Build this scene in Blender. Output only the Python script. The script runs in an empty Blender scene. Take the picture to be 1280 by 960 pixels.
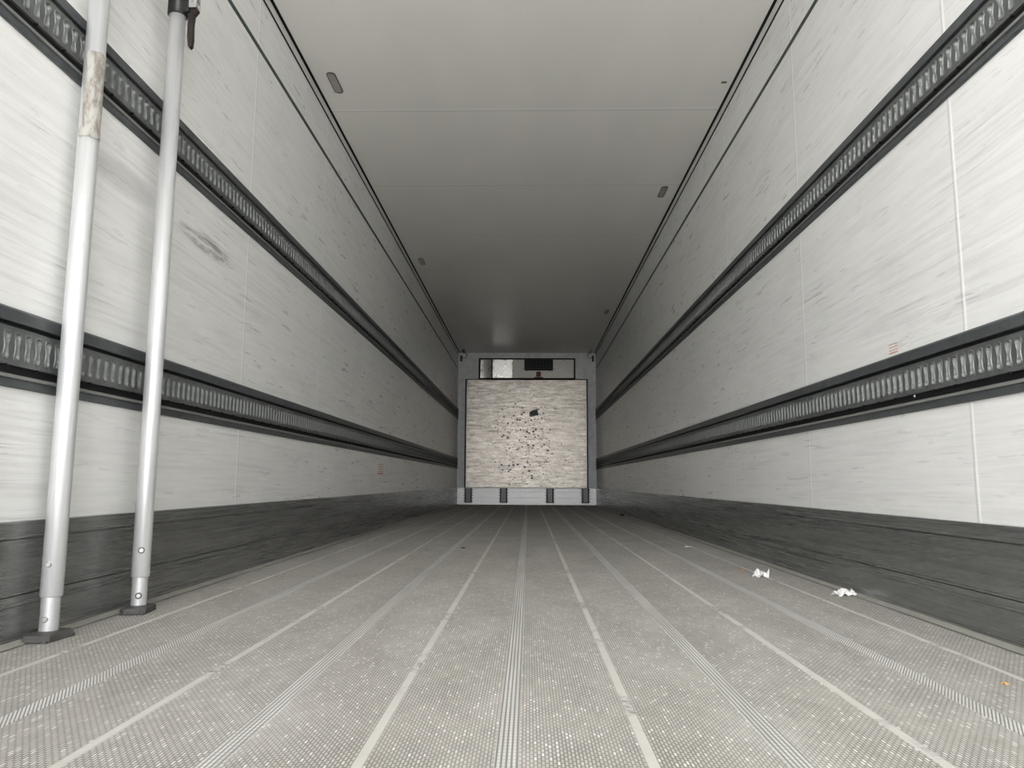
import bpy, bmesh, math, random
from mathutils import Matrix, Vector
random.seed(7)
C = bpy.context.scene
COL = C.collection

# ------------------------------------------------------------------ camera
CAM = (0.0308, 0.0, 0.3985)
PITCH, YAW, ROLL, FPX = 0.1291, -0.0222, -0.0049, 942.48
cd = bpy.data.cameras.new('camera')
cam = bpy.data.objects.new('camera', cd)
COL.objects.link(cam)
cd.sensor_width = 36.0
cd.lens = FPX / 1280.0 * 36.0
cd.clip_start = 0.02
cp, sp, cy, sy, cr, sr = (math.cos(PITCH), math.sin(PITCH), math.cos(YAW), math.sin(YAW), math.cos(ROLL), math.sin(ROLL))
Ry = Matrix(((cy, -sy, 0), (sy, cy, 0), (0, 0, 1)))
A = Matrix(((1, 0, 0), (0, 0, 1), (0, 1, 0)))
Rp = Matrix(((1, 0, 0), (0, cp, -sp), (0, sp, cp)))
Rr = Matrix(((cr, -sr, 0), (sr, cr, 0), (0, 0, 1)))
R = Rr @ Rp @ A @ Ry
M3 = Matrix((R[0], R[1], -R[2])).transposed()
cam.matrix_world = Matrix.Translation(CAM) @ M3.to_4x4()
C.camera = cam

# ------------------------------------------------------------------ world, exposure
SUN = 7.0
SKY_BASE, SKY_LOBE, SKY_N = 0.25, 2.6, 4.0
W = bpy.data.worlds.new('overcast_sky')
C.world = W
W.use_nodes = True
wn = W.node_tree
wn.nodes.clear()
out = wn.nodes.new('ShaderNodeOutputWorld')
bg = wn.nodes.new('ShaderNodeBackground')
tc = wn.nodes.new('ShaderNodeTexCoord')
nrm = wn.nodes.new('ShaderNodeVectorMath')
nrm.operation = 'NORMALIZE'
dot = wn.nodes.new('ShaderNodeVectorMath')
dot.operation = 'DOT_PRODUCT'
dot.inputs[1].default_value = Vector((-0.22, -1.0, 0.10)).normalized()   # low sky glow, added behind the opening to carry light deep inside
mx = wn.nodes.new('ShaderNodeMath')
mx.operation = 'MAXIMUM'
mx.inputs[1].default_value = 0.0
pw = wn.nodes.new('ShaderNodeMath')
pw.operation = 'POWER'
pw.inputs[1].default_value = SKY_N
ma = wn.nodes.new('ShaderNodeMath')
ma.operation = 'MULTIPLY_ADD'
ma.inputs[1].default_value = SKY_LOBE
ma.inputs[2].default_value = SKY_BASE
wn.links.new(tc.outputs['Generated'], nrm.inputs[0])
wn.links.new(nrm.outputs[0], dot.inputs[0])
wn.links.new(dot.outputs['Value'], mx.inputs[0])
wn.links.new(mx.outputs[0], pw.inputs[0])
wn.links.new(pw.outputs[0], ma.inputs[0])
bg.inputs[0].default_value = (0.97, 0.985, 1.0, 1)
wn.links.new(ma.outputs[0], bg.inputs[1])
wn.links.new(bg.outputs[0], out.inputs[0])
sl = bpy.data.lights.new('sun', 'SUN')
sl.energy = SUN
sl.angle = math.radians(3)
sl.color = (1.0, 0.98, 0.95)
so = bpy.data.objects.new('sun', sl)
COL.objects.link(so)
so.rotation_euler = Vector((-0.45, -0.45, -1.0)).to_track_quat('-Z', 'Y').to_euler()   # high, from ahead of the trailer: lights the yard behind it
C.view_settings.view_transform = 'Standard'
C.view_settings.look = 'None'
C.view_settings.gamma = 1
C.view_settings.use_curve_mapping = False
C.view_settings.exposure = 2.02
C.cycles.max_bounces = 24
C.cycles.diffuse_bounces = 20
C.cycles.glossy_bounces = 12
C.cycles.sample_clamp_indirect = 0

HW, H, LEN = 1.23, 2.70, 13.382
Y0 = -0.20          # the open rear end
JOINT0, JOINTP = 0.862, 1.195


# ------------------------------------------------------------------ node helpers
class NT:
    def __init__(s, name):
        s.m = bpy.data.materials.new(name)
        s.m.use_nodes = True
        s.t = s.m.node_tree
        s.b = s.t.nodes['Principled BSDF']
        s._pos = None

    def n(s, typ, **kw):
        o = s.t.nodes.new(typ)
        for k, v in kw.items():
            setattr(o, k, v)
        return o

    def link(s, a, b):
        s.t.links.new(a, b)

    def _in(s, sock, v):
        if v is None:
            return
        if hasattr(v, 'is_output') or hasattr(v, 'links'):
            s.link(v, sock)
        else:
            sock.default_value = v

    def math(s, op, a, b=None, c=None, clamp=False):
        o = s.n('ShaderNodeMath', operation=op, use_clamp=clamp)
        s._in(o.inputs[0], a)
        s._in(o.inputs[1], b)
        s._in(o.inputs[2], c)
        return o.outputs[0]

    def pos(s):
        if s._pos is None:
            g = s.n('ShaderNodeNewGeometry')
            q = s.n('ShaderNodeSeparateXYZ')
            s.link(g.outputs['Position'], q.inputs[0])
            s._pos = (g.outputs['Position'], q.outputs[0], q.outputs[1], q.outputs[2])
        return s._pos

    def vec(s, x, y, z):
        o = s.n('ShaderNodeCombineXYZ')
        for i, v in enumerate((x, y, z)):
            s._in(o.inputs[i], v)
        return o.outputs[0]

    def scaled(s, sx, sy_, sz, rot=(0, 0, 0), off=(0, 0, 0)):
        o = s.n('ShaderNodeMapping')
        s.link(s.pos()[0], o.inputs['Vector'])
        o.inputs['Scale'].default_value = (sx, sy_, sz)
        o.inputs['Rotation'].default_value = rot
        o.inputs['Location'].default_value = off
        return o.outputs[0]

    def noise(s, v, scale=1.0, detail=3.0, rough=0.55, dist=0.0):
        o = s.n('ShaderNodeTexNoise')
        s.link(v, o.inputs['Vector'])
        o.inputs['Scale'].default_value = scale
        o.inputs['Detail'].default_value = detail
        o.inputs['Roughness'].default_value = rough
        o.inputs['Distortion'].default_value = dist
        return o.outputs['Fac']

    def ramp(s, f, a, b, lo=0.0, hi=1.0):
        o = s.n('ShaderNodeMapRange')
        o.clamp = True
        s._in(o.inputs[0], f)
        for i, v in enumerate((a, b, lo, hi)):
            o.inputs[1 + i].default_value = v
        return o.outputs[0]

    def mix(s, f, a, b, blend='MIX'):
        o = s.n('ShaderNodeMix', data_type='RGBA', blend_type=blend)
        s._in(o.inputs[0], f)
        s._in(o.inputs[6], a if not isinstance(a, tuple) else (*a[:3], 1))
        s._in(o.inputs[7], b if not isinstance(b, tuple) else (*b[:3], 1))
        return o.outputs[2]

    def bump(s, h, dist=0.002, strength=1.0):
        o = s.n('ShaderNodeBump')
        o.inputs['Strength'].default_value = strength
        o.inputs['Distance'].default_value = dist
        s.link(h, o.inputs['Height'])
        s.link(o.outputs[0], s.b.inputs['Normal'])

    def set(s, color=None, rough=None, metal=None, spec=None):
        if color is not None:
            s._in(s.b.inputs['Base Color'], (*color[:3], 1) if isinstance(color, tuple) else color)
        if rough is not None:
            s._in(s.b.inputs['Roughness'], rough)
        if metal is not None:
            s._in(s.b.inputs['Metallic'], metal)
        if spec is not None:
            s._in(s.b.inputs['Specular IOR Level'], spec)
        return s.m


def plain(name, color, rough=0.5, metal=0.0, spec=0.5, mottle=0.12, scale=14.0):
    t = NT(name)
    f = t.noise(t.scaled(1, 1, 1), scale, 4)
    k = t.ramp(f, 0.3, 0.7, 1 - mottle, 1 + mottle)
    c = t.mix(1.0, color, t.vec(k, k, k), 'MULTIPLY')
    return t.set(c, rough, metal, spec)


def stripe(t, coord, period, origin, half):
    """1 where coord lies within half of a multiple of period"""
    a = t.math('SUBTRACT', coord, origin)
    r = t.math('PINGPONG', a, period / 2)
    return t.ramp(r, half * 0.6, half * 1.2, 1, 0)


def wall_material(name, smudges):
    t = NT(name)
    P, X, Y, Z = t.pos()
    # long thin scuffs along the trailer, in slightly different slopes
    tot = None
    for i, (tilt, fy, fz, lo, hi, amt) in enumerate(((0.004, 0.8, 42, 0.53, 0.75, 0.22), (0.012, 0.9, 60, 0.54, 0.75, 0.21), (-0.006, 1.0, 75, 0.55, 0.75, 0.22), (0.03, 0.8, 50, 0.57, 0.77, 0.20))):
        zt = t.math('MULTIPLY_ADD', Y, tilt * 2.5, Z)          # each set runs at its own slight slope
        v = t.vec(X, t.math('MULTIPLY_ADD', Y, fy, i * 3.1), t.math('MULTIPLY_ADD', zt, fz, i * 5.7))
        f = t.ramp(t.noise(v, 1.0, 4, 0.52, 0.1), lo, hi, 0, amt)
        tot = f if tot is None else t.math('MAXIMUM', tot, f)
    patch = t.ramp(t.noise(t.scaled(1, 1.1, 2.2, off=(3, 1, 2)), 1.3, 3), 0.36, 0.62, 0.30, 1)
    low = t.ramp(Z, 0.3, 2.3, 1.0, 0.75)
    tot = t.math('MULTIPLY', t.math('MULTIPLY', tot, patch), low)
    grain = t.ramp(t.noise(t.scaled(1, 4, 80), 1.0, 5, 0.65), 0.3, 0.75, 0.0, 0.13)
    cloud = t.ramp(t.noise(t.scaled(1, 1.5, 5, off=(8, 2, 1)), 1.5, 5, 0.7), 0.50, 0.75, 0.0, 0.10)
    fine = t.ramp(t.noise(t.scaled(1, 2.2, 150, rot=(0.06, 0, 0)), 1.0, 3, 0.6), 0.62, 0.72, 0.0, 0.34)
    tick = t.ramp(t.noise(t.scaled(1, 4, 70, rot=(0.12, 0, 0), off=(4, 9, 3)), 1.0, 1, 0.5), 0.76, 0.80, 0.0, 0.25)
    tot = t.math('ADD', t.math('ADD', tot, cloud), t.math('ADD', grain, t.math('MULTIPLY', t.math('MAXIMUM', fine, tick), patch)))
    streak = t.ramp(t.noise(t.scaled(1, 5, 60), 1.0, 4, 0.7), 0.42, 0.6, 0.0, 1.0)
    for (y0, z0, ry, rz, tilt, amt, st) in smudges:
        dy = t.math('SUBTRACT', Y, y0)
        dz = t.math('SUBTRACT', t.math('SUBTRACT', Z, z0), t.math('MULTIPLY', dy, tilt))
        d = t.math('ADD', t.math('POWER', t.math('DIVIDE', dy, ry), 2), t.math('POWER', t.math('DIVIDE', dz, rz), 2))
        e = t.ramp(d, 0.35, 1.1, amt, 0)
        if st:
            e = t.math('MULTIPLY', e, streak)
        tot = t.math('ADD', tot, e)
    tot = t.math('MINIMUM', tot, 0.85)
    col = t.mix(tot, (0.86, 0.86, 0.845), (0.16, 0.155, 0.15))
    j = stripe(t, Y, JOINTP, JOINT0, 0.0056)
    jd = stripe(t, Y, JOINTP, JOINT0 + 0.0105, 0.004)
    col = t.mix(t.math('MULTIPLY', jd, 0.22), col, (0.2, 0.2, 0.19))
    col = t.mix(t.math('MULTIPLY', j, 0.95), col, (0.97, 0.97, 0.965))
    t.bump(t.math('ADD', t.noise(t.scaled(1, 3, 14), 3.0, 3), j), 0.0012, 0.35)
    rg = t.ramp(t.noise(t.scaled(1, 2, 20), 2.0, 3), 0.3, 0.7, 0.26, 0.42)
    return t.set(col, rg, 0, 0.5)


def ceiling_material():
    t = NT('ceiling_sheet')
    P, X, Y, Z = t.pos()
    f = t.noise(t.scaled(1.2, 0.5, 1), 2.5, 4)
    c = t.mix(t.ramp(f, 0.35, 0.7, 0, 1), (0.85, 0.835, 0.795), (0.81, 0.80, 0.765))
    sp_ = t.ramp(t.noise(t.scaled(1, 1, 1), 26, 2), 0.745, 0.79, 0, 0.22)
    c = t.mix(sp_, c, (0.25, 0.22, 0.18))
    j = stripe(t, Y, JOINTP, JOINT0 - 0.012, 0.008)
    jd = stripe(t, Y, JOINTP, JOINT0 + 0.006, 0.007)
    c = t.mix(t.math('MULTIPLY', jd, 0.25), c, (0.3, 0.3, 0.28))
    c = t.mix(t.math('MULTIPLY', j, 0.8), c, (0.92, 0.91, 0.88))
    t.bump(t.noise(t.scaled(1, 0.5, 1), 3.0, 2), 0.004, 0.25)
    return t.set(c, 0.36, 0, 0.5)


def floor_material():
    t = NT('aluminium_tread')
    P, X, Y, Z = t.pos()
    # block pattern: little ribs along the trailer, broken into short dashes
    px, py = 0.0056, 0.017
    ux = t.math('DIVIDE', X, px)
    row = t.math('FLOOR', ux)
    fx = t.math('FRACT', ux)
    offs = t.math('MULTIPLY', t.math('FRACT', t.math('MULTIPLY', row, 0.5)), 1.0)
    uy = t.math('ADD', t.math('DIVIDE', Y, py), offs)
    fy = t.math('FRACT', uy)
    rib = t.ramp(t.math('ABSOLUTE', t.math('SUBTRACT', fx, 0.5)), 0.20, 0.42, 1, 0)
    dash = t.ramp(t.math('ABSOLUTE', t.math('SUBTRACT', fy, 0.5)), 0.30, 0.46, 1, 0)
    tread = t.math('MULTIPLY', rib, dash)
    # larger panels of slightly different sheen
    chk = t.n('ShaderNodeTexChecker')
    t.link(t.scaled(1 / 0.043, 1 / 0.062, 0, rot=(0, 0, 0)), chk.inputs['Vector'])
    chk.inputs['Scale'].default_value = 1.0
    wear = t.noise(t.scaled(1, 0.25, 1), 5.0, 5, 0.6)
    dirt = t.noise(t.scaled(3, 0.5, 1, off=(4, 2, 0)), 6.0, 6, 0.7)
    base = t.mix(t.ramp(wear, 0.3, 0.7, 0, 1), (0.40, 0.375, 0.335), (0.50, 0.48, 0.445))
    base = t.mix(t.math('MULTIPLY', t.ramp(dirt, 0.56, 0.75, 0, 1), 0.45), base, (0.20, 0.185, 0.155))
    base = t.mix(t.math('MULTIPLY', chk.outputs['Fac'], 0.13), base, (0.22, 0.21, 0.19))
    spark = t.n('ShaderNodeTexWhiteNoise', noise_dimensions='2D')
    t.link(t.vec(row, t.math('FLOOR', uy), 0), spark.inputs['Vector'])
    sv = spark.outputs['Value']
    vis = t.ramp(t.noise(t.scaled(1.5, 0.8, 1, off=(6, 6, 6)), 4.0, 3), 0.35, 0.65, 0.45, 1.0)
    top = t.mix(t.math('ADD', t.ramp(sv, 0, 1, 0.10, 0.30), t.ramp(sv, 0.90, 0.97, 0, 0.45)), base, (0.86, 0.85, 0.82))  # random dashes get glints painted into their colour
    gap = t.mix(t.math('MULTIPLY', vis, 0.62), base, (0.12, 0.112, 0.098))
    col = t.mix(tread, gap, top)
    scr = t.ramp(t.noise(t.scaled(55, 0.7, 1), 1.0, 4, 0.6), 0.69, 0.77, 0, 0.55)
    col = t.mix(scr, col, (0.14, 0.13, 0.115))
    t.bump(tread, 0.0012, 0.6)
    return t.set(col, 0.68, 0.1, 0.25)


def seam_material(kind):
    t = NT('seam_' + kind)
    P, X, Y, Z = t.pos()
    if kind == 'smooth':
        n = t.noise(t.scaled(3, 4, 0), 1.0, 4, 0.65)
        brk = t.ramp(t.noise(t.vec(t.math('FLOOR', t.math('MULTIPLY', X, 8)), t.math('MULTIPLY', Y, 2.2), 0), 1.0, 1), 0.60, 0.66, 0, 1)
        sm = t.ramp(t.noise(t.scaled(40, 60, 0, rot=(0, 0, 0.6)), 1.0, 4, 0.7), 0.38, 0.62, 0, 1)
        col = t.mix(t.ramp(n, 0.3, 0.7, 0, 1), (0.54, 0.525, 0.485), (0.65, 0.635, 0.60))
        col = t.mix(t.math('MULTIPLY', t.math('MAXIMUM', brk, t.ramp(n, 0.54, 0.62, 0, 0.85)), sm), col, (0.20, 0.19, 0.18))
        return t.set(col, 0.55, 0.1, 0.3)
    if kind == 'ribbed':
        ph = t.math('FRACT', t.math('DIVIDE', X, 0.0075))
        ds = t.math('FRACT', t.math('DIVIDE', Y, 0.014))
        d = t.ramp(t.math('ABSOLUTE', t.math('SUBTRACT', ds, 0.5)), 0.40, 0.48, 1, 0.35)
    else:
        ax = t.math('ABSOLUTE', X)
        ph = t.math('FRACT', t.math('DIVIDE', t.math('SUBTRACT', Y, t.math('DIVIDE', ax, 0.56)), 0.0115))
        d = 1.0
    r = t.ramp(t.math('ABSOLUTE', t.math('SUBTRACT', ph, 0.5)), 0.20, 0.40, 1, 0)
    r = t.math('MULTIPLY', r, d)
    w = t.noise(t.scaled(20, 1.2, 1), 2.0, 4)
    col = t.mix(r, (0.26, 0.25, 0.22) if kind == 'ribbed' else (0.22, 0.21, 0.18), t.mix(t.ramp(w, 0.35, 0.65, 0, 1), (0.58, 0.57, 0.54), (0.74, 0.735, 0.72)))
    t.bump(r, 0.0008, 0.4)
    return t.set(col, 0.5, 0.15)


def kick_material():
    t = NT('scuffed_kick_plate')
    P, X, Y, Z = t.pos()
    long_ = t.noise(t.scaled(1, 0.45, 55), 1.0, 5, 0.65)
    s1 = t.noise(t.scaled(1, 1.3, 90, rot=(0.03, 0, 0), off=(2, 1, 0)), 1.0, 5, 0.65)
    s2 = t.noise(t.scaled(1, 1.6, 170, rot=(0.05, 0, 0)), 1.0, 4, 0.6)
    lowz = t.ramp(Z, 0.095, 0.135, 1, 0.35)
    col = t.mix(t.ramp(long_, 0.35, 0.65, 0, 1), (0.16, 0.163, 0.156), (0.25, 0.253, 0.24))
    col = t.mix(t.math('MULTIPLY', t.ramp(long_, 0.54, 0.64, 0, 0.9), lowz), col, (0.040, 0.041, 0.042))
    col = t.mix(t.math('MULTIPLY', t.ramp(s1, 0.60, 0.70, 0, 0.8), lowz), col, (0.045, 0.046, 0.046))
    col = t.mix(t.ramp(s2, 0.64, 0.74, 0, 0.55), col, (0.34, 0.34, 0.33))
    nick = t.ramp(t.noise(t.scaled(1, 14, 30, off=(1, 5, 2), rot=(0.9, 0, 0)), 1.0, 3), 0.715, 0.74, 0, 0.35)
    col = t.mix(nick, col, (0.42, 0.42, 0.41))
    t.bump(long_, 0.0012, 0.5)
    return t.set(col, t.ramp(s2, 0.3, 0.7, 0.22, 0.34), 0.5, 0.6)


def bulkhead_material():
    t = NT('worn_bulkhead_plate')
    P, X, Y, Z = t.pos()
    g = t.noise(t.scaled(4.5, 1, 34), 1.0, 6, 0.75)
    col = t.mix(t.ramp(g, 0.36, 0.62, 0, 1), (0.15, 0.132, 0.113), (0.47, 0.43, 0.38))
    g2 = t.noise(t.scaled(2.4, 1, 46, off=(2, 0, 4)), 1.0, 6, 0.75)
    col = t.mix(t.ramp(g2, 0.55, 0.66, 0, 0.8), col, (0.065, 0.057, 0.05))
    m = t.noise(t.scaled(9, 1, 13), 1.0, 5, 0.75)
    col = t.mix(t.ramp(m, 0.50, 0.68, 0, 0.6), col, (0.125, 0.117, 0.112))
    pale = t.noise(t.scaled(16, 1, 30, off=(7, 7, 1)), 1.0, 4, 0.75)
    col = t.mix(t.ramp(pale, 0.58, 0.70, 0, 0.7), col, (0.60, 0.565, 0.51))
    # dents and gouges, most of them in the middle
    cx_ = t.math('POWER', t.math('DIVIDE', t.math('ADD', X, 0.02), 0.60), 2)
    cz_ = t.math('POWER', t.math('DIVIDE', t.math('SUBTRACT', Z, 1.0), 0.95), 2)
    rad = t.math('ADD', cx_, cz_)
    for sx_, off_, lo_, hi_ in ((13, 0.0, 0.30, 0.10), (22, 3.3, 0.27, 0.12)):
        v = t.n('ShaderNodeTexVoronoi')
        t.link(t.scaled(sx_, 1, sx_ * 1.15, off=(off_, 0, off_)), v.inputs['Vector'])
        v.inputs['Scale'].default_value = 1.0
        near = t.ramp(rad, 0.2, 1.8, lo_, hi_)
        sel = t.ramp(t.noise(t.scaled(5, 1, 5, off=(9 + off_, 0, 3)), 1.0, 2), 0.44, 0.52, 0, 1)
        hole = t.math('MULTIPLY', t.math('LESS_THAN', v.outputs['Distance'], near), sel)
        col = t.mix(t.math('MULTIPLY', hole, 0.92), col, (0.012, 0.010, 0.014))
    t.bump(t.math('ADD', g, m), 0.003, 0.16)
    return t.set(col, t.ramp(g, 0.3, 0.7, 0.28, 0.42), 0.9, 0.5)


def steel_material(name, c, rough=0.34, metal=0.85, axis=(1, 1, 40)):
    t = NT(name)
    f = t.noise(t.scaled(*axis), 1.5, 4, 0.6)
    d = t.noise(t.scaled(30, 30, 6), 1.0, 4, 0.7)
    k = t.ramp(f, 0.3, 0.7, 0.9, 1.08)
    col = t.mix(1.0, c, t.vec(k, k, k), 'MULTIPLY')
    col = t.mix(t.ramp(d, 0.66, 0.76, 0, 0.45), col, (0.30, 0.29, 0.28))
    return t.set(col, t.ramp(f, 0.3, 0.7, rough - 0.05, rough + 0.07), metal, 0.5)


MAT = {
    'wall_l': wall_material('white_wall_sheet_with_smears', ((2.20, 1.325, 0.22, 0.055, 0.0, 0.26, False), (2.86, 1.312, 0.27, 0.042, -0.02, 0.75, True), (5.32, 1.787, 0.13, 0.016, -0.05, 0.5, True))),
    'wall_r': wall_material('white_wall_sheet', ()),
    'ceil': ceiling_material(),
    'floor': floor_material(),
    'seam_s': seam_material('smooth'), 'seam_r': seam_material('ribbed'), 'seam_d': seam_material('slanted'),
    'kick': kick_material(),
    'bulk': bulkhead_material(),
    'front': plain('front_wall_sheet', (0.66, 0.67, 0.665), 0.5),
    'black': plain('black_rubber', (0.006, 0.006, 0.007), 0.6, spec=0.25),
    'green': plain('dark_green_tape', (0.025, 0.045, 0.038), 0.5),
    'white': plain('white_trim', (0.74, 0.735, 0.71), 0.4, mottle=0.04),
    'cove': plain('aluminium_cove', (0.38, 0.37, 0.33), 0.5, 0.2),
    'rail': plain('dark_rail_profile', (0.062, 0.068, 0.071), 0.42, 0.0, 0.5, 0.25, 22),
    'rail_line': plain('rail_bead', (0.20, 0.20, 0.19), 0.5),
    'recess': plain('rail_shade_black', (0.010, 0.010, 0.011), 0.7, spec=0.2),  # near black puts the grooves' shade into the colour; nubs share it
    'plate': plain('grey_steel_strip', (0.125, 0.131, 0.130), 0.45, 0.3, 0.5, 0.2, 30),
    'lip': plain('steel_slot_lip', (0.14, 0.146, 0.142), 0.38, 0.5),
    'slot': plain('slot_floor', (0.25, 0.27, 0.25), 0.5, 0.2),
    'alu': steel_material('brushed_aluminium_tube', (0.66, 0.665, 0.672), 0.42, 0.5, (60, 60, 1.5)),
    'alu_in': steel_material('aluminium_inner_tube', (0.62, 0.625, 0.63), 0.44, 0.5, (60, 60, 1.5)),
    'zinc': plain('zinc_bolt', (0.58, 0.58, 0.57), 0.35, 0.8),
    'rubber': plain('dark_rubber_foot', (0.080, 0.077, 0.073), 0.6, mottle=0.25),
    'collar': plain('black_plastic_collar', (0.010, 0.010, 0.012), 0.35, mottle=0.2),
    'lever': plain('rusty_brown_lever', (0.026, 0.019, 0.017), 0.45, 0.3, mottle=0.35, scale=60),
    'paper': plain('crumpled_paper', (0.74, 0.73, 0.71), 0.7, mottle=0.05),
    'leaf': plain('dry_leaf', (0.52, 0.30, 0.12), 0.7, mottle=0.3, scale=120),
    'earth': plain('dark_lump', (0.02, 0.02, 0.018), 0.8),
    'sheet': steel_material('bright_metal_sheet', (0.72, 0.70, 0.66), 0.28, 0.75, (6, 1, 6)),
    'cover': steel_material('dull_metal_cover', (0.52, 0.50, 0.46), 0.45, 0.35, (8, 1, 8)),
    'chan': steel_material('grey_channel', (0.075, 0.073, 0.071), 0.35, 0.6, (6, 1, 12)),
    'kickf': steel_material('pale_metal_kick_strip', (0.60, 0.60, 0.585), 0.38, 0.4, (3, 1, 90)),
    'red': plain('red_tag', (0.12, 0.016, 0.012), 0.55),
    'redprint': plain('faded_red_print', (0.55, 0.26, 0.21), 0.6, mottle=0.35, scale=90),
    'lens': plain('lamp_lens', (0.34, 0.325, 0.29), 0.3),
    'lamp_rim': plain('lamp_rim', (0.085, 0.08, 0.075), 0.4),
    'patch': plain('grey_patch', (0.12, 0.12, 0.115), 0.6),
    'concrete': plain('yard_concrete', (0.65, 0.65, 0.65), 0.85),
    'outer': plain('trailer_outer_skin', (0.7, 0.7, 0.7), 0.5),
}

tape_t = NT('peeling_paper_tape')
tn = tape_t.noise(tape_t.scaled(60, 60, 22), 1.0, 5, 0.7)
MAT['tape'] = tape_t.set(tape_t.mix(tape_t.ramp(tn, 0.42, 0.62, 0, 1), (0.40, 0.385, 0.355), (0.20, 0.175, 0.15)), 0.7)


# ------------------------------------------------------------------ mesh helpers
class MB:
    """collects shapes; build() links them as one mesh object"""

    def __init__(s):
        s.v, s.f, s.mi, s.sm = [], [], [], []

    def add(s, verts, faces, mi=0, smooth=False):
        o = len(s.v)
        s.v += [tuple(p) for p in verts]
        s.f += [tuple(i + o for i in q) for q in faces]
        s.mi += [mi] * len(faces)
        s.sm += [smooth] * len(faces)
        return s

    def box(s, x0, x1, y0, y1, z0, z1, bevel=0.0, mi=0):
        bm = bmesh.new()
        bmesh.ops.create_cube(bm, size=1)
        for v in bm.verts:
            v.co = Vector((x0 + (v.co.x + .5) * (x1 - x0), y0 + (v.co.y + .5) * (y1 - y0), z0 + (v.co.z + .5) * (z1 - z0)))
        if bevel:
            bmesh.ops.bevel(bm, geom=list(bm.edges), offset=bevel, segments=2, affect='EDGES', profile=0.7)
        s.bm(bm, mi)
        return s

    def bm(s, bm, mi=0, smooth=False, mat=None):
        bm.verts.index_update()
        s.add([(mat @ v.co) if mat else v.co[:] for v in bm.verts], [[v.index for v in f.verts] for f in bm.faces], mi, smooth)
        bm.free()

    def prism(s, prof, axis, a, b, mi=0):
        """closed outline prof [(p,q)] swept along an axis from a to b; for 'y' p=x q=z, for 'x' p=y q=z, for 'z' p=x q=y"""
        n = len(prof)
        put = {'y': lambda p, q, t: (p, t, q), 'x': lambda p, q, t: (t, p, q), 'z': lambda p, q, t: (p, q, t)}[axis]
        vs = [put(p, q, a) for p, q in prof] + [put(p, q, b) for p, q in prof]
        fs = [[i, (i + 1) % n, (i + 1) % n + n, i + n] for i in range(n)] + [list(range(n))[::-1], list(range(n, 2 * n))]
        return s.add(vs, fs, mi)

    def lathe(s, prof, center=(0, 0, 0), seg=40, rot=None, mi=0, smooth=True):
        """prof [(r, t)] turned round the local Z axis"""
        vs = []
        m = rot or Matrix.Identity(3)
        c = Vector(center)
        for r, t in prof:
            for k in range(seg):
                a = 2 * math.pi * k / seg
                vs.append(c + m @ Vector((r * math.cos(a), r * math.sin(a), t)))
        fs = []
        for i in range(len(prof) - 1):
            for k in range(seg):
                fs.append([i * seg + k, i * seg + (k + 1) % seg, (i + 1) * seg + (k + 1) % seg, (i + 1) * seg + k])
        s.add(vs, fs, mi, smooth)
        s.add(vs[:seg], [list(range(seg))[::-1]], mi)
        s.add(vs[-seg:], [list(range(seg))], mi)
        return s

    def tube(s, pts, r, seg=10, mi=0):
        vs, fs = [], []
        P = [Vector(p) for p in pts]
        for i, p in enumerate(P):
            d = (P[min(i + 1, len(P) - 1)] - P[max(i - 1, 0)]).normalized()
            u = d.orthogonal().normalized() if i == 0 else (u - d * u.dot(d)).normalized()
            w = d.cross(u)
            rr = r[i] if isinstance(r, (list, tuple)) else r
            vs += [p + (u * math.cos(2 * math.pi * k / seg) + w * math.sin(2 * math.pi * k / seg)) * rr for k in range(seg)]
        for i in range(len(P) - 1):
            for k in range(seg):
                fs.append([i * seg + k, i * seg + (k + 1) % seg, (i + 1) * seg + (k + 1) % seg, (i + 1) * seg + k])
        s.add(vs, fs, mi, True)
        s.add(vs[:seg], [list(range(seg))[::-1]], mi)
        s.add(vs[-seg:], [list(range(seg))], mi)
        return s

    def build(s, name, mats, parent=None, origin=None):
        me = bpy.data.meshes.new(name)
        o = Vector(origin) if origin is not None else Vector((0, 0, 0))
        if parent is not None and origin is None:
            o = Vector(parent.location)
        me.from_pydata([Vector(v) - o for v in s.v], [], s.f)
        for m in (mats if isinstance(mats, (list, tuple)) else [mats]):
            me.materials.append(m)
        me.polygons.foreach_set('material_index', s.mi)
        me.polygons.foreach_set('use_smooth', s.sm)
        bm = bmesh.new()
        bm.from_mesh(me)
        bmesh.ops.recalc_face_normals(bm, faces=bm.faces)
        bm.to_mesh(me)
        bm.free()
        me.update()
        ob = bpy.data.objects.new(name, me)
        COL.objects.link(ob)
        if parent is not None:
            ob.parent = parent
            # parts keep the coordinates of their thing; sub-parts sit at the part's own origin
            ob.location = (0, 0, 0)
        else:
            ob.location = o
        return ob


def empty(name, loc):
    o = bpy.data.objects.new(name, None)
    o.empty_display_size = 0.05
    o.location = loc
    COL.objects.link(o)
    return o


def tag(o, label, cat, group=None):
    o['label'] = label
    o['category'] = cat
    if group:
        o['group'] = group
    return o


def part(mb, name, mats, root, sub=None):
    """a mesh in world coordinates becomes a part of root (or a sub-part of sub)"""
    ob = mb.build(name, mats, sub or root, origin=root.location)
    ob.location = (0, 0, 0)
    return ob


def struct(o):
    o['kind'] = 'structure'
    return o


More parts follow.
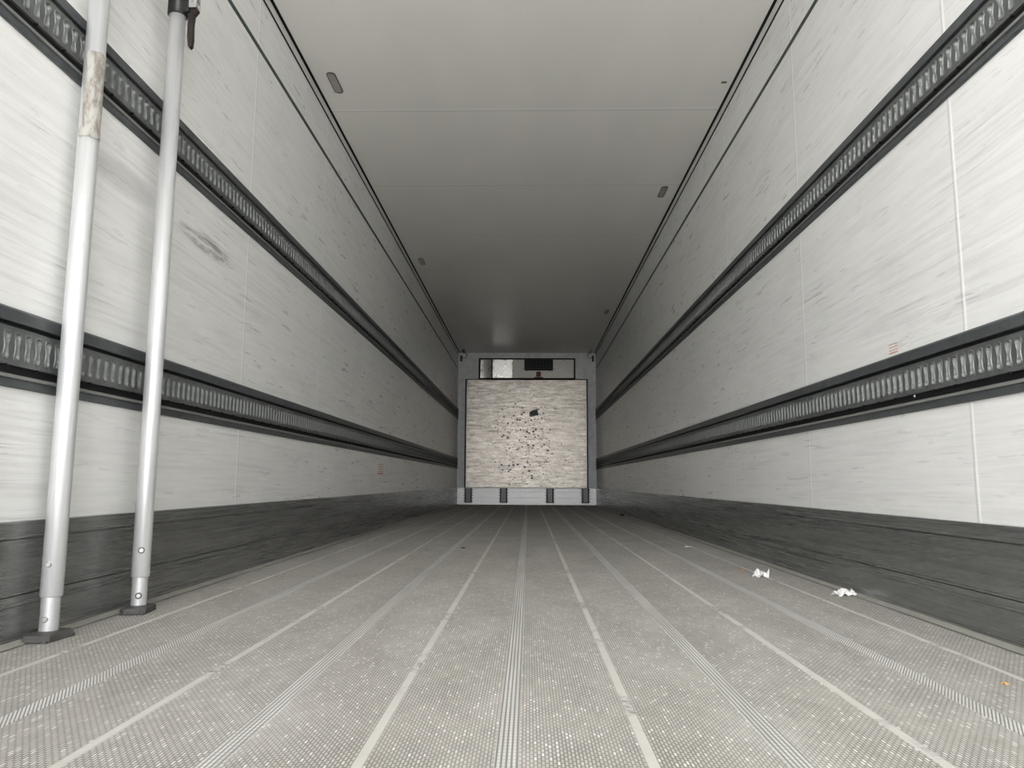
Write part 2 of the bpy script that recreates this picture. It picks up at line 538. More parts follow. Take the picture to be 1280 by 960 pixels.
# ------------------------------------------------------------------ the shell
fm = MB()
fm.box(-1.31, 1.31, Y0, LEN + 0.10, -0.12, 0.0)
SP = 0.2097
for k in range(-5, 6):
    x = k * SP
    if k % 2:
        w, t, mi = (0.0085 if abs(k) < 5 else 0.007), 0.0012, 1
    else:
        w, t, mi = 0.018, 0.0014, (3 if abs(k) == 4 else 2)
    fm.prism([(x - w, 0.0), (x - w + 0.001, t), (x + w - 0.001, t), (x + w, 0.0)], 'y', Y0, LEN - 0.03, mi)
struct(fm.build('floor', [MAT['floor'], MAT['seam_s'], MAT['seam_r'], MAT['seam_d']]))
struct(MB().box(-1.31, -HW, Y0, LEN + 0.10, 0.0, H).build('wall_left', MAT['wall_l']))
struct(MB().box(HW, 1.31, Y0, LEN + 0.10, 0.0, H).build('wall_right', MAT['wall_r']))
struct(MB().box(-HW, HW, LEN, LEN + 0.10, 0.0, H).build('wall_front', MAT['front']))
struct(MB().box(-1.31, 1.31, Y0, LEN + 0.10, H, H + 0.09).build('ceiling', MAT['ceil']))
# ground of the yard behind the open doors
struct(MB().box(-40, 40, -60, LEN + 20, -1.4, -1.25).build('ground', MAT['concrete']))


# open rear doors, unseen, added to hold sidelong skylight off the near walls
for i, side in ((1, -1), (2, 1)):
    b = MB().box(min(side * 1.25, side * 1.33), max(side * 1.25, side * 1.33), Y0 - 1.27, Y0 - 0.03, -0.02, H + 0.02, 0.01)
    struct(b.build('door_added_%d' % i, MAT['wall_r']))


def mirrored(prof, side):
    return [(side * p, q) for p, q in prof]


n_trim = 0
for side, nm in ((-1, 'left'), (1, 'right')):
    # kick plate: lip, field, stepped ridge, foot field
    b = MB()
    prof = [(HW, 0.004), (HW - 0.010, 0.004), (HW - 0.010, 0.090), (HW - 0.0135, 0.0925), (HW - 0.0135, 0.098), (HW - 0.010, 0.100),
            (HW - 0.010, 0.1155), (HW - 0.003, 0.1160), (HW - 0.003, 0.1190), (HW - 0.013, 0.1195), (HW - 0.013, 0.1240), (HW - 0.009, 0.1255), (HW - 0.009, 0.252),
            (HW - 0.003, 0.2525), (HW - 0.003, 0.2550), (HW - 0.0115, 0.2555), (HW - 0.0115, 0.259), (HW - 0.009, 0.261), (HW - 0.009, 0.2925), (HW - 0.0075, 0.296), (HW, 0.296)]
    b.prism(mirrored(prof, side), 'y', Y0, LEN - 0.003)
    struct(b.build('baseboard_' + nm, MAT['kick']))
    # cove strip where the floor meets the kick plate
    n_trim += 1
    b = MB()
    b.prism(mirrored([(1.197, 0.0), (1.1975, 0.0025), (1.208, 0.005), (1.2195, 0.0085), (1.2195, 0.0)], side), 'y', Y0, LEN - 0.004)
    b.prism(mirrored([(1.190, 0.0), (1.190, 0.0006), (1.1955, 0.0006), (1.1955, 0.0)], side), 'y', Y0, LEN - 0.004, 1)
    struct(b.build('trim_%d' % n_trim, [MAT['cove'], MAT['chan']]))
    # corner strip with its two black seals
    n_trim += 1
    b = MB()
    b.prism(mirrored([(HW, 2.660), (HW - 0.005, 2.660), (HW - 0.006, 2.690), (1.2225, H), (HW, H)], side), 'y', Y0, LEN - 0.003)
    b.prism(mirrored([(1.2055, H), (1.2055, 2.6985), (1.2210, 2.6985), (1.2210, H)], side), 'y', Y0, LEN - 0.003, 1)
    b.prism(mirrored([(HW, 2.6525), (HW - 0.0055, 2.6525), (HW - 0.0055, 2.6598), (HW, 2.6598)], side), 'y', Y0, LEN - 0.003, 1)
    struct(b.build('trim_%d' % n_trim, [MAT['white'], MAT['black']]))
    # dark green line along the upper wall
    n_trim += 1
    struct(MB().box(min(side * HW, side * (HW - 0.0015)), max(side * HW, side * (HW - 0.0015)), Y0, LEN - 0.25, 2.389, 2.412)
           .build('trim_%d' % n_trim, MAT['green']))

# ------------------------------------------------------------------ load rails
PITCH_S = 0.039


def bone(n, sy_, sz):
    """keyhole outline: broad head, narrow waist, broad foot (n points, clockwise from the right)"""
    pts = []
    for i in range(n):
        a = 2 * math.pi * i / n
        c, s_ = math.cos(a), math.sin(a)
        z = math.copysign(abs(s_) ** 0.55, s_)
        wz = 0.46 + 0.54 * min(1, abs(z) / 0.66) ** 2.4
        wy = wz * (1.12 if z > 0 else 0.92)
        y = math.copysign(abs(c) ** 0.62, c) * wy
        pts.append((y * sy_, z * sz))
    return pts


def slotted_strip(side, z0, d_front, y0, y1, zb, zt):
    """perforated strip: each cell has a raised lip round a keyhole recess"""
    n = 24
    b = MB()
    zc = z0 + 0.0995
    hy, hz = PITCH_S / 2, (zt - zb) / 2
    zm = (zt + zb) / 2
    inner = bone(n, 0.0092, 0.0305)
    lip_o = bone(n, 0.0142, 0.0362)
    lip_m = bone(n, 0.0115, 0.0334)
    floor_ = bone(n, 0.0062, 0.0275)
    rect = []
    for y, z in lip_o:
        k = 1 / max(abs(y) / hy, abs(z) / hz)
        rect.append((y * k, z * k))
    # snap the nearest rim points onto the four corners
    for sy_, sz in ((1, 1), (-1, 1), (-1, -1), (1, -1)):
        j = min(range(n), key=lambda i: (rect[i][0] - sy_ * hy) ** 2 + ((rect[i][1] - sz * hz) * 0.4) ** 2)
        rect[j] = (sy_ * hy, sz * hz)
    rings = [(rect, d_front, None), (lip_o, d_front, 0), (lip_m, d_front + 0.0022, 1), (inner, d_front - 0.001, 1), (floor_, d_front - 0.0075, 2)]
    cv, cf, cm = [], [], []
    for ring, d, mi in rings:
        o = len(cv)
        for (y, z) in ring:
            cv.append((side * (HW - d), y, zm + z))
        if mi is not None:
            for i in range(n):
                cf.append((o - n + i, o - n + (i + 1) % n, o + (i + 1) % n, o + i))
                cm.append(mi)
    cf.append(tuple(range(len(cv) - n, len(cv))))
    cm.append(2)
    y = y0 + hy
    while y + hy < y1:
        o = len(b.v)
        b.v += [(p[0], p[1] + y, p[2]) for p in cv]
        b.f += [tuple(i + o for i in q) for q in cf]
        b.mi += cm
        b.sm += [False] * len(cf)
        y += PITCH_S
    # upper and lower returns of the strip, down to the recess
    for za, zb_ in ((zt, zt + 0.0015), (zb - 0.0015, zb)):
        b.box(min(side * (HW - 0.002), side * (HW - d_front - 0.001)), max(side * (HW - 0.002), side * (HW - d_front - 0.001)), y0, y1, za, zb_, mi=1)
    # little nubs along the lower edge
    y = y0 + 0.06
    while y < min(y1, 7.0):
        b.box(min(side * (HW - 0.004), side * (HW - d_front - 0.002)), max(side * (HW - 0.004), side * (HW - d_front - 0.002)), y, y + 0.006, zb - 0.005, zb, mi=3)
        y += PITCH_S * 3
    return b


RAILS = {
    ('left', 0): 'lower dark slotted load rail on left wall, passing behind both poles just above knee height',
    ('left', 1): 'upper dark slotted load rail on left wall, crossing behind the taped pole',
    ('right', 0): 'lower dark slotted load rail along right wall, under the faint red stamp',
    ('right', 1): 'upper dark slotted load rail along right wall, nearer the ceiling',
}
for side, nm in ((-1, 'left'), (1, 'right')):
    for lv, z0 in ((0, 0.620), (1, 1.494)):
        root = empty('load_rail', (side * HW, 0.0, z0))
        tag(root, RAILS[(nm, lv)], 'rail', 'slotted load rails on the side walls')

        def q(pts):
            return [(side * (HW - d), z0 + z) for d, z in pts]
        e0, e1 = Y0 + 0.02, LEN - 0.005
        b = MB()
        b.prism(q([(0, 0.0), (0.006, 0.0), (0.0085, 0.003), (0.0085, 0.020), (0.012, 0.0215), (0.0125, 0.031), (0.0105, 0.0325), (0.0, 0.0325)]), 'y', e0, e1)
        b.prism(q([(0, 0.1935), (0.006, 0.1935), (0.012, 0.187), (0.0125, 0.1595), (0.011, 0.158), (0.0, 0.158)]), 'y', e0, e1)
        b.prism(q([(0, 0.033), (0.0018, 0.033), (0.0018, 0.1575), (0, 0.1575)]), 'y', e0, e1, 1)
        b.prism(q([(0.0124, 0.0225), (0.0132, 0.0235), (0.0132, 0.0295), (0.0124, 0.0305)]), 'y', e0, e1, 2)
        part(b, 'rail_frame', [MAT['rail'], MAT['recess'], MAT['rail_line']], root)
        s = slotted_strip(side, z0, 0.0105, e0, e1, z0 + 0.0545, z0 + 0.1445)
        part(s, 'slotted_plate', [MAT['plate'], MAT['lip'], MAT['slot'], MAT['recess']], root)
        if (nm, lv) == ('right', 0):
            m = MB().lathe([(0.0, 0), (0.0045, 0.0), (0.0045, 0.002), (0.002, 0.004), (0.0, 0.0042)], (HW - 0.010, 2.333, z0 + 0.046), 14,
                           Matrix.Rotation(math.radians(-90), 3, 'Y'))
            part(m, 'screw', MAT['zinc'], root)['label'] = 'small pale screw head'

# ------------------------------------------------------------------ front bulkhead plate with its four channel posts
FY = 13.335
root = empty('bulkhead_plate', (0, FY, 0.30))
tag(root, 'large worn beige bulkhead plate with dents, covering most of the far front wall', 'panel')
b = MB().box(-1.060, 1.048, FY, FY + 0.02, 0.305, 2.19)
part(b, 'plate', MAT['bulk'], root)
b = MB()
for x0, x1, z0, z1 in ((-1.073, -1.060, 0.297, 2.203), (1.048, 1.061, 0.297, 2.203), (-1.060, 1.048, 2.19, 2.203), (-1.060, 1.048, 0.297, 0.305)):
    b.box(x0, x1, FY - 0.004, FY + 0.020, z0, z1, 0.001)
part(b, 'edge_frame', plain('plate_edge_strip', (0.42, 0.40, 0.37), 0.4, 0.5), root)
b = MB()  # black strips stand in for shade in the gap around the plate
for x0, x1, z0, z1 in ((-1.098, -1.074, 0.290, 2.215), (1.062, 1.082, 0.290, 2.215), (-1.098, 1.082, 2.204, 2.218)):
    b.box(x0, x1, FY + 0.006, LEN - 0.001, z0, z1)
part(b, 'gap_shade', MAT['black'], root)['label'] = 'black strips for the shaded gap round the plate'
# torn grey patch
pp = [(0.045, 1.560), (0.050, 1.635), (0.110, 1.665), (0.162, 1.672), (0.180, 1.722), (0.194, 1.672), (0.200, 1.590), (0.150, 1.562), (0.075, 1.542)]
b = MB()
b.add([(x, FY - 0.002, z) for x, z in pp] + [(x, FY, z) for x, z in pp],
      [list(range(9))] + [[i, (i + 1) % 9, (i + 1) % 9 + 9, i + 9] for i in range(9)])
part(b, 'patch', MAT['patch'], root)['label'] = 'torn dark grey patch'

# front kick strip (grooved pale metal)
b = MB()
fk = [(LEN, 0.003), (LEN - 0.012, 0.003), (LEN - 0.012, 0.030), (LEN - 0.016, 0.032), (LEN - 0.016, 0.118), (LEN - 0.013, 0.120), (LEN - 0.013, 0.126),
      (LEN - 0.016, 0.128), (LEN - 0.016, 0.222), (LEN - 0.013, 0.224), (LEN - 0.013, 0.230), (LEN - 0.016, 0.232), (LEN - 0.016, 0.286), (LEN, 0.286)]
b.prism(fk, 'x', -1.216, 1.216)
struct(b.build('baseboard_front', MAT['kickf']))

POSTS = ((-1.024, 'leftmost dark channel post under the bulkhead plate, by the left front corner'),
         (-0.405, 'second dark channel post from the left under the bulkhead plate'),
         (0.410, 'third dark channel post from the left under the bulkhead plate'),
         (1.030, 'rightmost dark channel post under the bulkhead plate, by the right front corner'))
for x, lab in POSTS:
    yb = LEN - 0.0165
    root = empty('channel_post', (x, yb, 0.03))
    tag(root, lab, 'post', 'channel posts under the bulkhead plate')
    # U channel, open to the front
    b = MB()
    b.box(x - 0.062, x + 0.062, yb - 0.006, yb, 0.032, 0.288)
    part(b, 'channel', MAT['chan'], root)
    b = MB()
    b.box(x - 0.064, x - 0.042, yb - 0.026, yb - 0.006, 0.034, 0.288)
    b.box(x + 0.042, x + 0.064, yb - 0.026, yb - 0.006, 0.034, 0.288)
    b.box(x - 0.042, x + 0.042, yb - 0.020, yb - 0.006, 0.034, 0.046)
    part(b, 'side_wall', MAT['black'], root)
    for sgn in (-1, 1):
        fl = part(MB().box(min(x + sgn * 0.066, x + sgn * 0.086), max(x + sgn * 0.066, x + sgn * 0.086), yb - 0.004, yb, 0.034, 0.284), 'flange', MAT['kickf'], root)
        for k in range(5):
            r = MB().lathe([(0.0085, 0), (0.0085, 0.004), (0.004, 0.007)], (x + sgn * 0.076, yb - 0.004, 0.060 + k * 0.05), 10, Matrix.Rotation(math.radians(90), 3, 'X'))
            part(r, 'rivet', MAT['black'], root, fl)

# ------------------------------------------------------------------ evaporator unit above the plate
UY = LEN - 0.03
root = empty('evaporator_unit', (0, UY, 2.22))
tag(root, 'wide metal cooling unit cover with black frame, above the bulkhead plate', 'cooling unit')
b = MB()
for x0, x1, z0, z1 in ((-0.862, 0.862, 2.572, 2.594), (-0.862, -0.832, 2.222, 2.572), (0.838, 0.862, 2.222, 2.572), (-0.832, 0.838, 2.222, 2.236), (-0.632, -0.612, 2.236, 2.572)):
    b.box(x0, x1, UY - 0.035, LEN - 0.002, z0, z1, 0.002)
part(b, 'frame', MAT['black'], root)
# narrow curved side sheet, bright square sheet, long dull cover
b = MB()
n = 10
vs, fs = [], []
for i in range(n + 1):
    t = i / n
    x = -0.830 + t * 0.196
    y = UY - 0.012 - 0.030 * t * t
    vs += [(x, y, 2.237), (x, y, 2.571), (x, UY + 0.01, 2.237), (x, UY + 0.01, 2.571)]
for i in range(n):
    o = i * 4
    fs += [[o, o + 4, o + 5, o + 1], [o + 2, o + 3, o + 7, o + 6], [o + 1, o + 5, o + 7, o + 3], [o, o + 2, o + 6, o + 4]]
fs += [[0, 1, 3, 2], [n * 4, n * 4 + 2, n * 4 + 3, n * 4 + 1]]
b.add(vs, fs, 0, False)
part(b, 'side_sheet', MAT['sheet'], root)
part(MB().box(-0.611, -0.262, UY - 0.022, UY + 0.01, 2.240, 2.571, 0.002), 'square_sheet', MAT['sheet'], root)['label'] = 'bright square metal sheet'
b = MB()
for x0, x1, z0, z1 in ((-0.261, -0.048, 2.240, 2.571), (0.468, 0.837, 2.240, 2.571), (-0.048, 0.468, 2.240, 2.372)):
    b.box(x0, x1, UY - 0.018, UY + 0.01, z0, z1)
part(b, 'long_cover', MAT['cover'], root)
gr = MB().box(-0.047, 0.467, UY - 0.001, UY + 0.010, 2.373, 2.571)
g = part(gr, 'grille', MAT['black'], root)
b = MB()
wire = 0.0022
for k in range(13):
    x = -0.045 + 0.510 * k / 12
    b.box(x - wire, x + wire, UY - 0.014, UY - 0.010, 2.374, 2.570)
for k in range(6):
    z = 2.376 + 0.192 * k / 5
    b.box(-0.047, 0.467, UY - 0.012, UY - 0.008, z - wire, z + wire)
part(b, 'grille_wire', plain('grille_wire_paint', (0.05, 0.055, 0.055), 0.5, 0.3), root, g)
b = MB()  # red sticker tag on the cover, built as two thin plates
b.box(0.165, 0.250, UY - 0.030, UY - 0.018, 2.262, 2.350, 0.002)
b.box(0.130, 0.290, UY - 0.028, UY - 0.018, 2.238, 2.256, 0.002)
part(b, 'red_sticker', MAT['red'], root)['label'] = 'dark red sticker tag'
for x, z in ((-0.075, 2.413), (0.490, 2.413), (0.005, 2.362), (0.410, 2.362), (-0.245, 2.367), (0.825, 2.367), (-0.16, 2.555), (0.665, 2.555), (0.21, 2.362)):
    part(MB().lathe([(0.009, 0), (0.009, 0.004), (0.005, 0.007)], (x, UY - 0.018, z), 10, Matrix.Rotation(math.radians(90), 3, 'X')), 'bolt', MAT['rubber'], root)

# ------------------------------------------------------------------ cable fittings in the two upper front corners
for side, lab in ((-1, 'small black cable fitting with drooping cable in upper left front corner'),
                  (1, 'small black cable fitting with drooping cable in upper right front corner')):
    x = side * 1.118
    root = empty('cable_fitting', (x, LEN - 0.08, H))
    tag(root, lab, 'fitting', 'cable fittings in the front corners')
    b = MB().box(x - 0.022, x + 0.022, LEN - 0.36, LEN - 0.16, H - 0.030, H, 0.006)
    part(b, 'ceiling_clip', MAT['collar'], root)
    xb = side * 1.180
    b = MB().box(xb - 0.019, xb + 0.019, LEN - 0.035, LEN, 2.540, 2.648, 0.008)
    part(b, 'connector', MAT['collar'], root)
    xo = x - side * 0.030
    pts = []
    P0, P1, P2, P3 = Vector((x, LEN - 0.17, H - 0.016)), Vector((xo - side * 0.03, LEN - 0.04, H - 0.03)), Vector((xo - side * 0.03, LEN - 0.02, 2.59)), Vector((xb - side * 0.016, LEN - 0.018, 2.610))
    for k in range(15):
        t = k / 14
        pts.append(P0 * (1 - t) ** 3 + P1 * 3 * t * (1 - t) ** 2 + P2 * 3 * t * t * (1 - t) + P3 * t ** 3)
    part(MB().tube(pts, 0.0055, 8), 'cable', MAT['rubber'], root)

# ------------------------------------------------------------------ recessed ceiling lamps
LAMPS = ((-1.101, 4.107, 'small unlit oblong ceiling lamp by the left edge, nearest of the four'),
         (1.097, 5.792, 'small unlit oblong ceiling lamp by the right edge, nearer of the two there'),
         (-1.097, 7.701, 'small unlit oblong ceiling lamp by the left edge, farther of the two there'),
         (1.090, 10.075, 'small unlit oblong ceiling lamp by the right edge, farthest of the four'))


def rounded(hx, hy, r, n=6):
    o = []
    for cx_, cy_, a0 in ((hx - r, hy - r, 0), (-hx + r, hy - r, 90), (-hx + r, -hy + r, 180), (hx - r, -hy + r, 270)):
        for i in range(n + 1):
            a = math.radians(a0 + 90 * i / n)
            o.append((cx_ + r * math.cos(a), cy_ + r * math.sin(a)))
    return o


def rim_ring(b, x, y, hx, hy, r, wd, z0, z1, mi=0):
    o_, i_ = rounded(hx, hy, r), rounded(hx - wd, hy - wd, max(r - wd, 0.002))
    n = len(o_)
    vs = [(x + p, y + q_, z) for ring, z in ((o_, z1), (o_, z0), (i_, z0), (i_, z1)) for p, q_ in ring]
    fs = []
    for k in range(4):
        a, c = k * n, ((k + 1) % 4) * n
        fs += [[a + i, a + (i + 1) % n, c + (i + 1) % n, c + i] for i in range(n)]
    b.add(vs, fs, mi)


def make_lamp():
    x, y, lab = LAMPS[0]
    root = empty('ceiling_lamp', (x, y, H))
    b = MB()
    rim_ring(b, x, y, 0.026, 0.112, 0.022, 0.005, H - 0.005, H)
    part(b, 'rim', MAT['lamp_rim'], root)
    b = MB()
    b.prism([(x + p, y + q_) for p, q_ in rounded(0.0208, 0.1068, 0.017)], 'z', H - 0.0035, H - 0.0003)
    part(b, 'lens', MAT['lens'], root)
    return root


def copy_thing(o, loc):
    c = o.copy()
    COL.objects.link(c)
    c.location = loc
    for ch in list(o.children):
        k = ch.copy()
        COL.objects.link(k)
        k.parent = c
        for g_ in list(ch.children):
            kk = g_.copy()
            COL.objects.link(kk)
            kk.parent = k
    return c


lamp0 = make_lamp()
for i, (x, y, lab) in enumerate(LAMPS):
    o = lamp0 if i == 0 else copy_thing(lamp0, (x, y, H))
    tag(o, lab, 'lamp', 'oblong ceiling lamps')
tag(MB().box(1.143, 1.173, 4.121, 4.137, H - 0.004, H, 0.0015).build('ceiling_clip', MAT['lamp_rim'], origin=(1.158, 4.129, H)),
    'tiny dark clip on the ceiling near the right edge', 'clip')


# ------------------------------------------------------------------ telescopic load bars
def load_bar(x, y, label, taped, foot_rot, ro=0.0262, ri=0.0222):
    root = empty('load_bar', (x, y, 0.0))
    tag(root, label, 'pole', 'upright aluminium load bars on the left')
    # foot: chamfered dark pad with a small grip edge
    fr = Matrix.Rotation(foot_rot, 4, 'Z')
    hx, hy, ch = 0.037, 0.060, 0.016
    outl = [(hx, -hy), (hx, hy - ch), (hx - ch, hy), (-hx + ch, hy), (-hx, hy - ch), (-hx, -hy + ch), (-hx + ch, -hy)]
    outl = [(hx, -hy + ch), (hx, hy - ch), (hx - ch, hy), (-hx + ch * .6, hy), (-hx, hy - ch * .6), (-hx, -hy + ch), (-hx + ch, -hy), (hx - ch, -hy)]
    n = len(outl)
    vs, fs = [], []
    for sc, z in ((0.97, 0.0015), (1.0, 0.005), (1.0, 0.015), (0.94, 0.0185)):
        vs += [Vector((x, y, z)) + fr @ Vector((p * sc, q_ * sc, 0)) for p, q_ in outl]
    for k in range(3):
        fs += [[k * n + i, k * n + (i + 1) % n, (k + 1) * n + (i + 1) % n, (k + 1) * n + i] for i in range(n)]
    fs += [list(range(n))[::-1], list(range(3 * n, 4 * n))]
    b = MB().add(vs, fs)
    for k in range(5):          # studs under the pad
        p = Vector((x, y, 0)) + fr @ Vector((-0.030 + 0.015 * k, -hy + 0.012, 0))
        b.box(p.x - 0.004, p.x + 0.004, p.y - 0.006, p.y + 0.006, 0.0, 0.006)
        p = Vector((x, y, 0)) + fr @ Vector((-0.030 + 0.015 * k, hy - 0.012, 0))
        b.box(p.x - 0.004, p.x + 0.004, p.y - 0.006, p.y + 0.006, 0.0, 0.006)
    b.lathe([(ri + 0.004, 0.018), (ri + 0.003, 0.0215), (ri + 0.001, 0.023)], (x, y, 0), 32)
    part(b, 'foot', MAT['rubber'], root)
    # lower inner tube, outer tube
    part(MB().lathe([(ri, 0.020), (ri, 0.30)], (x, y, 0), 40), 'inner_tube', MAT['alu_in'], root)
    top = 1.958
    b = MB().lathe([(ri + 0.0008, 0.112), (ri + 0.0008, 0.106), (ro - 0.001, 0.106), (ro, 0.108), (ro, top), (ri, top)], (x, y, 0), 48)
    part(b, 'outer_tube', MAT['alu'], root)
    # bolt heads facing the camera side
    for z, rr in ((0.052, ri), (0.187, ro)):
        a = math.radians(-83 if taped else -67)
        d = Vector((math.cos(a), math.sin(a), 0))
        rot = d.to_track_quat('Z', 'Y').to_matrix()
        bo = part(MB().lathe([(0.0072, -0.003), (0.0072, 0.0025), (0.0052, 0.0045)], Vector((x, y, z)) + d * rr, 18, rot), 'bolt', MAT['zinc'], root)
        if not taped:
            part(MB().lathe([(0.0096, -0.006), (0.0096, 0.0016)], Vector((x, y, z)) + d * rr, 18, rot), 'bolt_ring', MAT['chan'], root, bo)
    # upper inner tube and head pad against the ceiling
    part(MB().lathe([(ri, top - 0.2), (ri, H - 0.024)], (x, y, 0), 40), 'upper_tube', MAT['alu_in'], root)
    b = MB().add([Vector((v.x, v.y, H - v.z)) for v in vs], [f[::-1] for f in fs])
    b.lathe([(ri + 0.001, H - 0.028), (ri + 0.006, H - 0.024), (ri + 0.007, H - 0.018)], (x, y, 0), 32)
    part(b, 'head_pad', MAT['rubber'], root)
    # black clamp collar with its lever
    b = MB().lathe([(ro + 0.001, top - 0.010), (ro + 0.0055, top - 0.008), (ro + 0.0055, top + 0.125), (ro + 0.001, top + 0.13)], (x, y, 0), 40)
    cx0 = x + ro + 0.003
    b.box(cx0 - 0.012, cx0 + 0.016, y - 0.020, y + 0.016, top - 0.004, top + 0.11, 0.004)
    co = part(b, 'clamp_collar', MAT['collar'], root)
    part(MB().lathe([(0.009, -0.002), (0.009, 0.004), (0.006, 0.007)], (x - 0.004, y - ro - 0.005, top + 0.055), 18, Matrix.Rotation(math.radians(90), 3, 'X')),
         'clamp_bolt', MAT['zinc'], root, co)
    b = MB()
    for dy in (-0.017, 0.013):
        b.box(cx0 + 0.012, cx0 + 0.040, y + dy - 0.002, y + dy + 0.002, top + 0.012, top + 0.085, 0.001)
    b.lathe([(0.006, -0.026), (0.006, 0.026)], (cx0 + 0.030, y - 0.002, top + 0.035), 14, Matrix.Rotation(math.radians(90), 3, 'X'))
    b.lathe([(0.004, -0.024), (0.004, 0.024)], (cx0 + 0.026, y - 0.002, top + 0.065), 14, Matrix.Rotation(math.radians(90), 3, 'X'))
    part(b, 'lever_bracket', MAT['zinc'], root)
    lx = cx0 + 0.022
    prof = [(lx - 0.010, top + 0.09), (lx - 0.009, top + 0.03), (lx - 0.014, top + 0.006), (lx - 0.0105, top - 0.02), (lx - 0.011, top - 0.05), (lx - 0.010, top - 0.088),
            (lx - 0.0055, top - 0.124), (lx + 0.001, top - 0.128), (lx + 0.0065, top - 0.122), (lx + 0.0085, top - 0.098), (lx + 0.0065, top - 0.045),
            (lx + 0.0085, top - 0.012), (lx + 0.022, top + 0.006), (lx + 0.019, top + 0.012), (lx + 0.008, top + 0.016), (lx + 0.006, top + 0.09)]
    part(MB().prism(prof, 'y', y - 0.010, y + 0.006), 'lever', MAT['lever'], root)['label'] = 'dark brown lever handle'
    if taped:
        b = MB()
        n, zs = 18, [1.322, 1.345, 1.352, 1.40, 1.45, 1.50, 1.545, 1.568]
        rnd = random.Random(3)
        vs, fs = [], []
        for i, z in enumerate(zs):
            a0 = -100 + rnd.uniform(-9, 9) + (-14 if i < 2 else 0)
            a1 = 22 + rnd.uniform(-10, 10)
            for k in range(n):
                a = math.radians(a0 + (a1 - a0) * k / (n - 1))
                for rr in (ro + 0.0003, ro + 0.0013 + (0.0008 if i < 2 else 0)):
                    vs.append((x + rr * math.cos(a), y + rr * math.sin(a), z + rnd.uniform(-.002, .002)))
        st = 2 * n
        for i in range(len(zs) - 1):
            for k in range(n - 1):
                o = i * st + 2 * k
                fs += [[o + 1, o + 3, o + st + 3, o + st + 1], [o, o + st, o + st + 2, o + 2]]
            for o in (i * st, i * st + 2 * (n - 1)):
                fs.append([o, o + 1, o + st + 1, o + st])
        for o in (0, (len(zs) - 1) * st):
            fs += [[o + 2 * k, o + 2 * k + 2, o + 2 * k + 3, o + 2 * k + 1] for k in range(n - 1)]
        b.add(vs, fs)
        tp = part(b, 'tape_label', MAT['tape'], root)
        tp['label'] = 'peeling dirty paper tape'
    return root


load_bar(-1.1768, 1.9374, 'upright aluminium pole with peeling paper tape, nearer of the two on the left', True, math.radians(-4))
load_bar(-1.1540, 2.3351, 'upright aluminium pole with black clamp and dark lever, farther of the two on the left', False, math.radians(8))

# ------------------------------------------------------------------ faint red print on the walls (illegible rows)
def stamp(side, y0, y1, z0, z1, rows, label):
    root = empty('red_stamp', (side * HW, (y0 + y1) / 2, z0))
    tag(root, label, 'mark', 'red stamps on the side walls')
    b = MB()
    rnd = random.Random(rows)
    for k in range(rows):
        za = z0 + (z1 - z0) * (k + 0.12) / rows
        zb = z0 + (z1 - z0) * (k + (0.70 if k == 0 else 0.42)) / rows
        y = y0
        while y < y1 - 0.003:
            w = rnd.uniform(0.10, 0.34) * (y1 - y0)
            ye = min(y + w, y1)
            b.box(min(side * HW, side * (HW - 0.0006)), max(side * HW, side * (HW - 0.0006)), y, ye, za, zb)
            y = ye + 0.04 * (y1 - y0)
    part(b, 'print', MAT['redprint'], root)


stamp(-1, 6.34, 6.56, 0.455, 0.555, 5, 'faded red stamp on the left wall, below the lower rail')
stamp(1, 2.442, 2.502, 0.822, 0.862, 4, 'faint red stamp on the right wall, just above the lower rail')


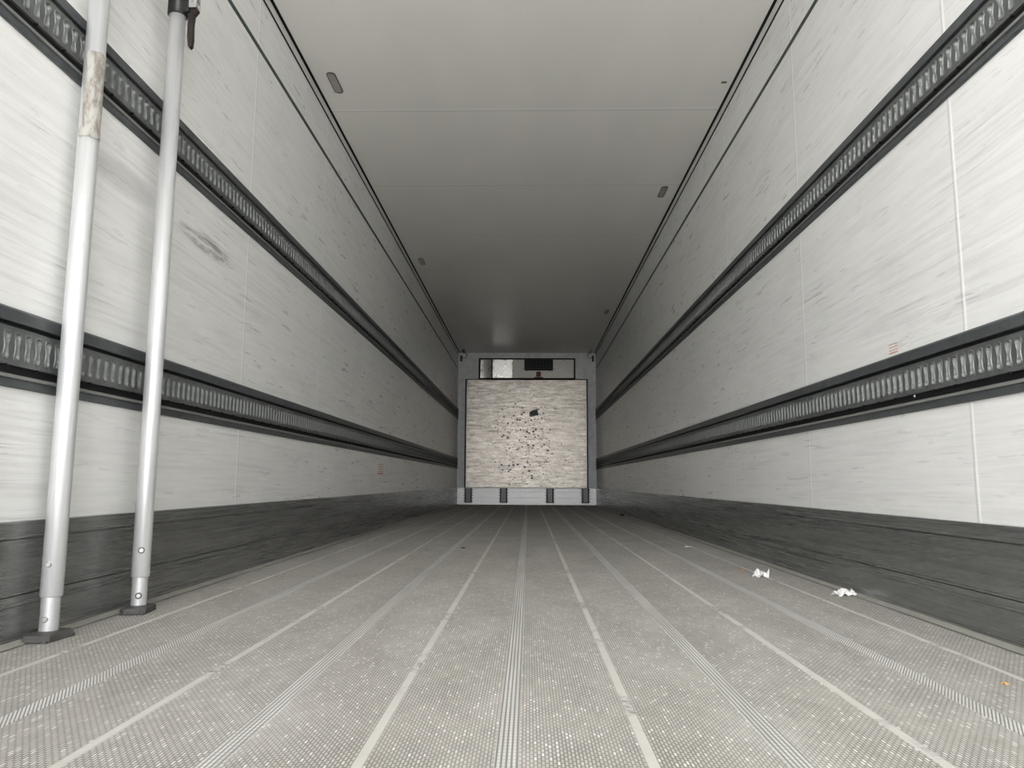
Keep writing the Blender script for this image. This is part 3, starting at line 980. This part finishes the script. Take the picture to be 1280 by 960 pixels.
# ------------------------------------------------------------------ litter on the floor
def scrap(name, x, y, lx, ly, h, seed, mat, label, cat, group, ang=0.0, n=7):
    rnd = random.Random(seed)
    vs, fs = [], []
    ca, sa = math.cos(ang), math.sin(ang)
    top = []
    for j in range(n):
        for i in range(n):
            u, v = i / (n - 1) * 2 - 1, j / (n - 1) * 2 - 1
            edge = max(abs(u), abs(v))
            k = 1 - 0.30 * rnd.random() if edge > 0.9 else 1
            px, py = u * lx * k, v * ly * k * (1 - 0.35 * math.sin(u * 2.2 + seed) ** 2)
            z = h * (0.10 + 0.75 * abs(math.sin(u * 2.6 + seed) * math.cos(v * 2.1 + seed * 1.7)) + 0.25 * rnd.random())
            if edge > 0.9 and rnd.random() < 0.55:
                z *= 0.1
            top.append((x + px * ca - py * sa, y + px * sa + py * ca, 0.0014 + z))
    m = len(top)
    vs = top + [(a, b_, max(0.0, c - 0.0016)) for a, b_, c in top]
    for j in range(n - 1):
        for i in range(n - 1):
            o = j * n + i
            fs += [[o, o + 1, o + n + 1, o + n], [o + m, o + m + n, o + m + n + 1, o + m + 1]]
    rim = [i for i in range(n)] + [k * n + n - 1 for k in range(1, n)] + [n * (n - 1) + i for i in range(n - 2, -1, -1)] + [k * n for k in range(n - 2, 0, -1)]
    for a, c in zip(rim, rim[1:] + rim[:1]):
        fs.append([a, c, c + m, a + m])
    o = MB().add(vs, fs).build(name, mat, origin=(x, y, 0))
    return tag(o, label, cat, group)


PG = 'paper scraps along the right edge'
scrap('paper_scrap', 1.168, 2.81, 0.042, 0.034, 0.026, 2, MAT['paper'], 'torn white paper scrap against the right kick plate, nearest of the scraps', 'paper', PG, 0.3)
scrap('paper_scrap', 1.026, 3.325, 0.029, 0.034, 0.036, 5, MAT['paper'], 'crumpled white paper scrap on a pale floor line, beside a small orange leaf bit', 'paper', PG, 0.5)
scrap('paper_scrap', 1.030, 4.82, 0.030, 0.020, 0.006, 9, MAT['paper'], 'flat pale paper sliver on the floor, farthest of the scraps on the right', 'paper', PG, 0.2)
scrap('leaf_bit', 1.011, 3.575, 0.014, 0.016, 0.004, 3, MAT['leaf'], 'small orange leaf bit on the floor just beyond the crumpled paper', 'leaf', 'leaf bits', 0.2, 5)
scrap('leaf_bit', 0.988, 1.603, 0.0055, 0.008, 0.004, 4, MAT['leaf'], 'small orange leaf bit on the floor near the lower right corner of the photo', 'leaf', 'leaf bits', 0.7, 5)
scrap('dirt_lump', 1.157, 9.18, 0.024, 0.06, 0.03, 6, MAT['earth'], 'small black lump on the floor far down the right side', 'dirt', None, 0.1, 6)
b = MB().lathe([(0.014, 0.0), (0.014, 0.0025), (0.010, 0.004)], (-0.363, 4.648, 0.0), 16)
tag(b.build('floor_plug', MAT['earth'], origin=(-0.363, 4.648, 0)), 'small round dark plug in the floor left of centre', 'plug')
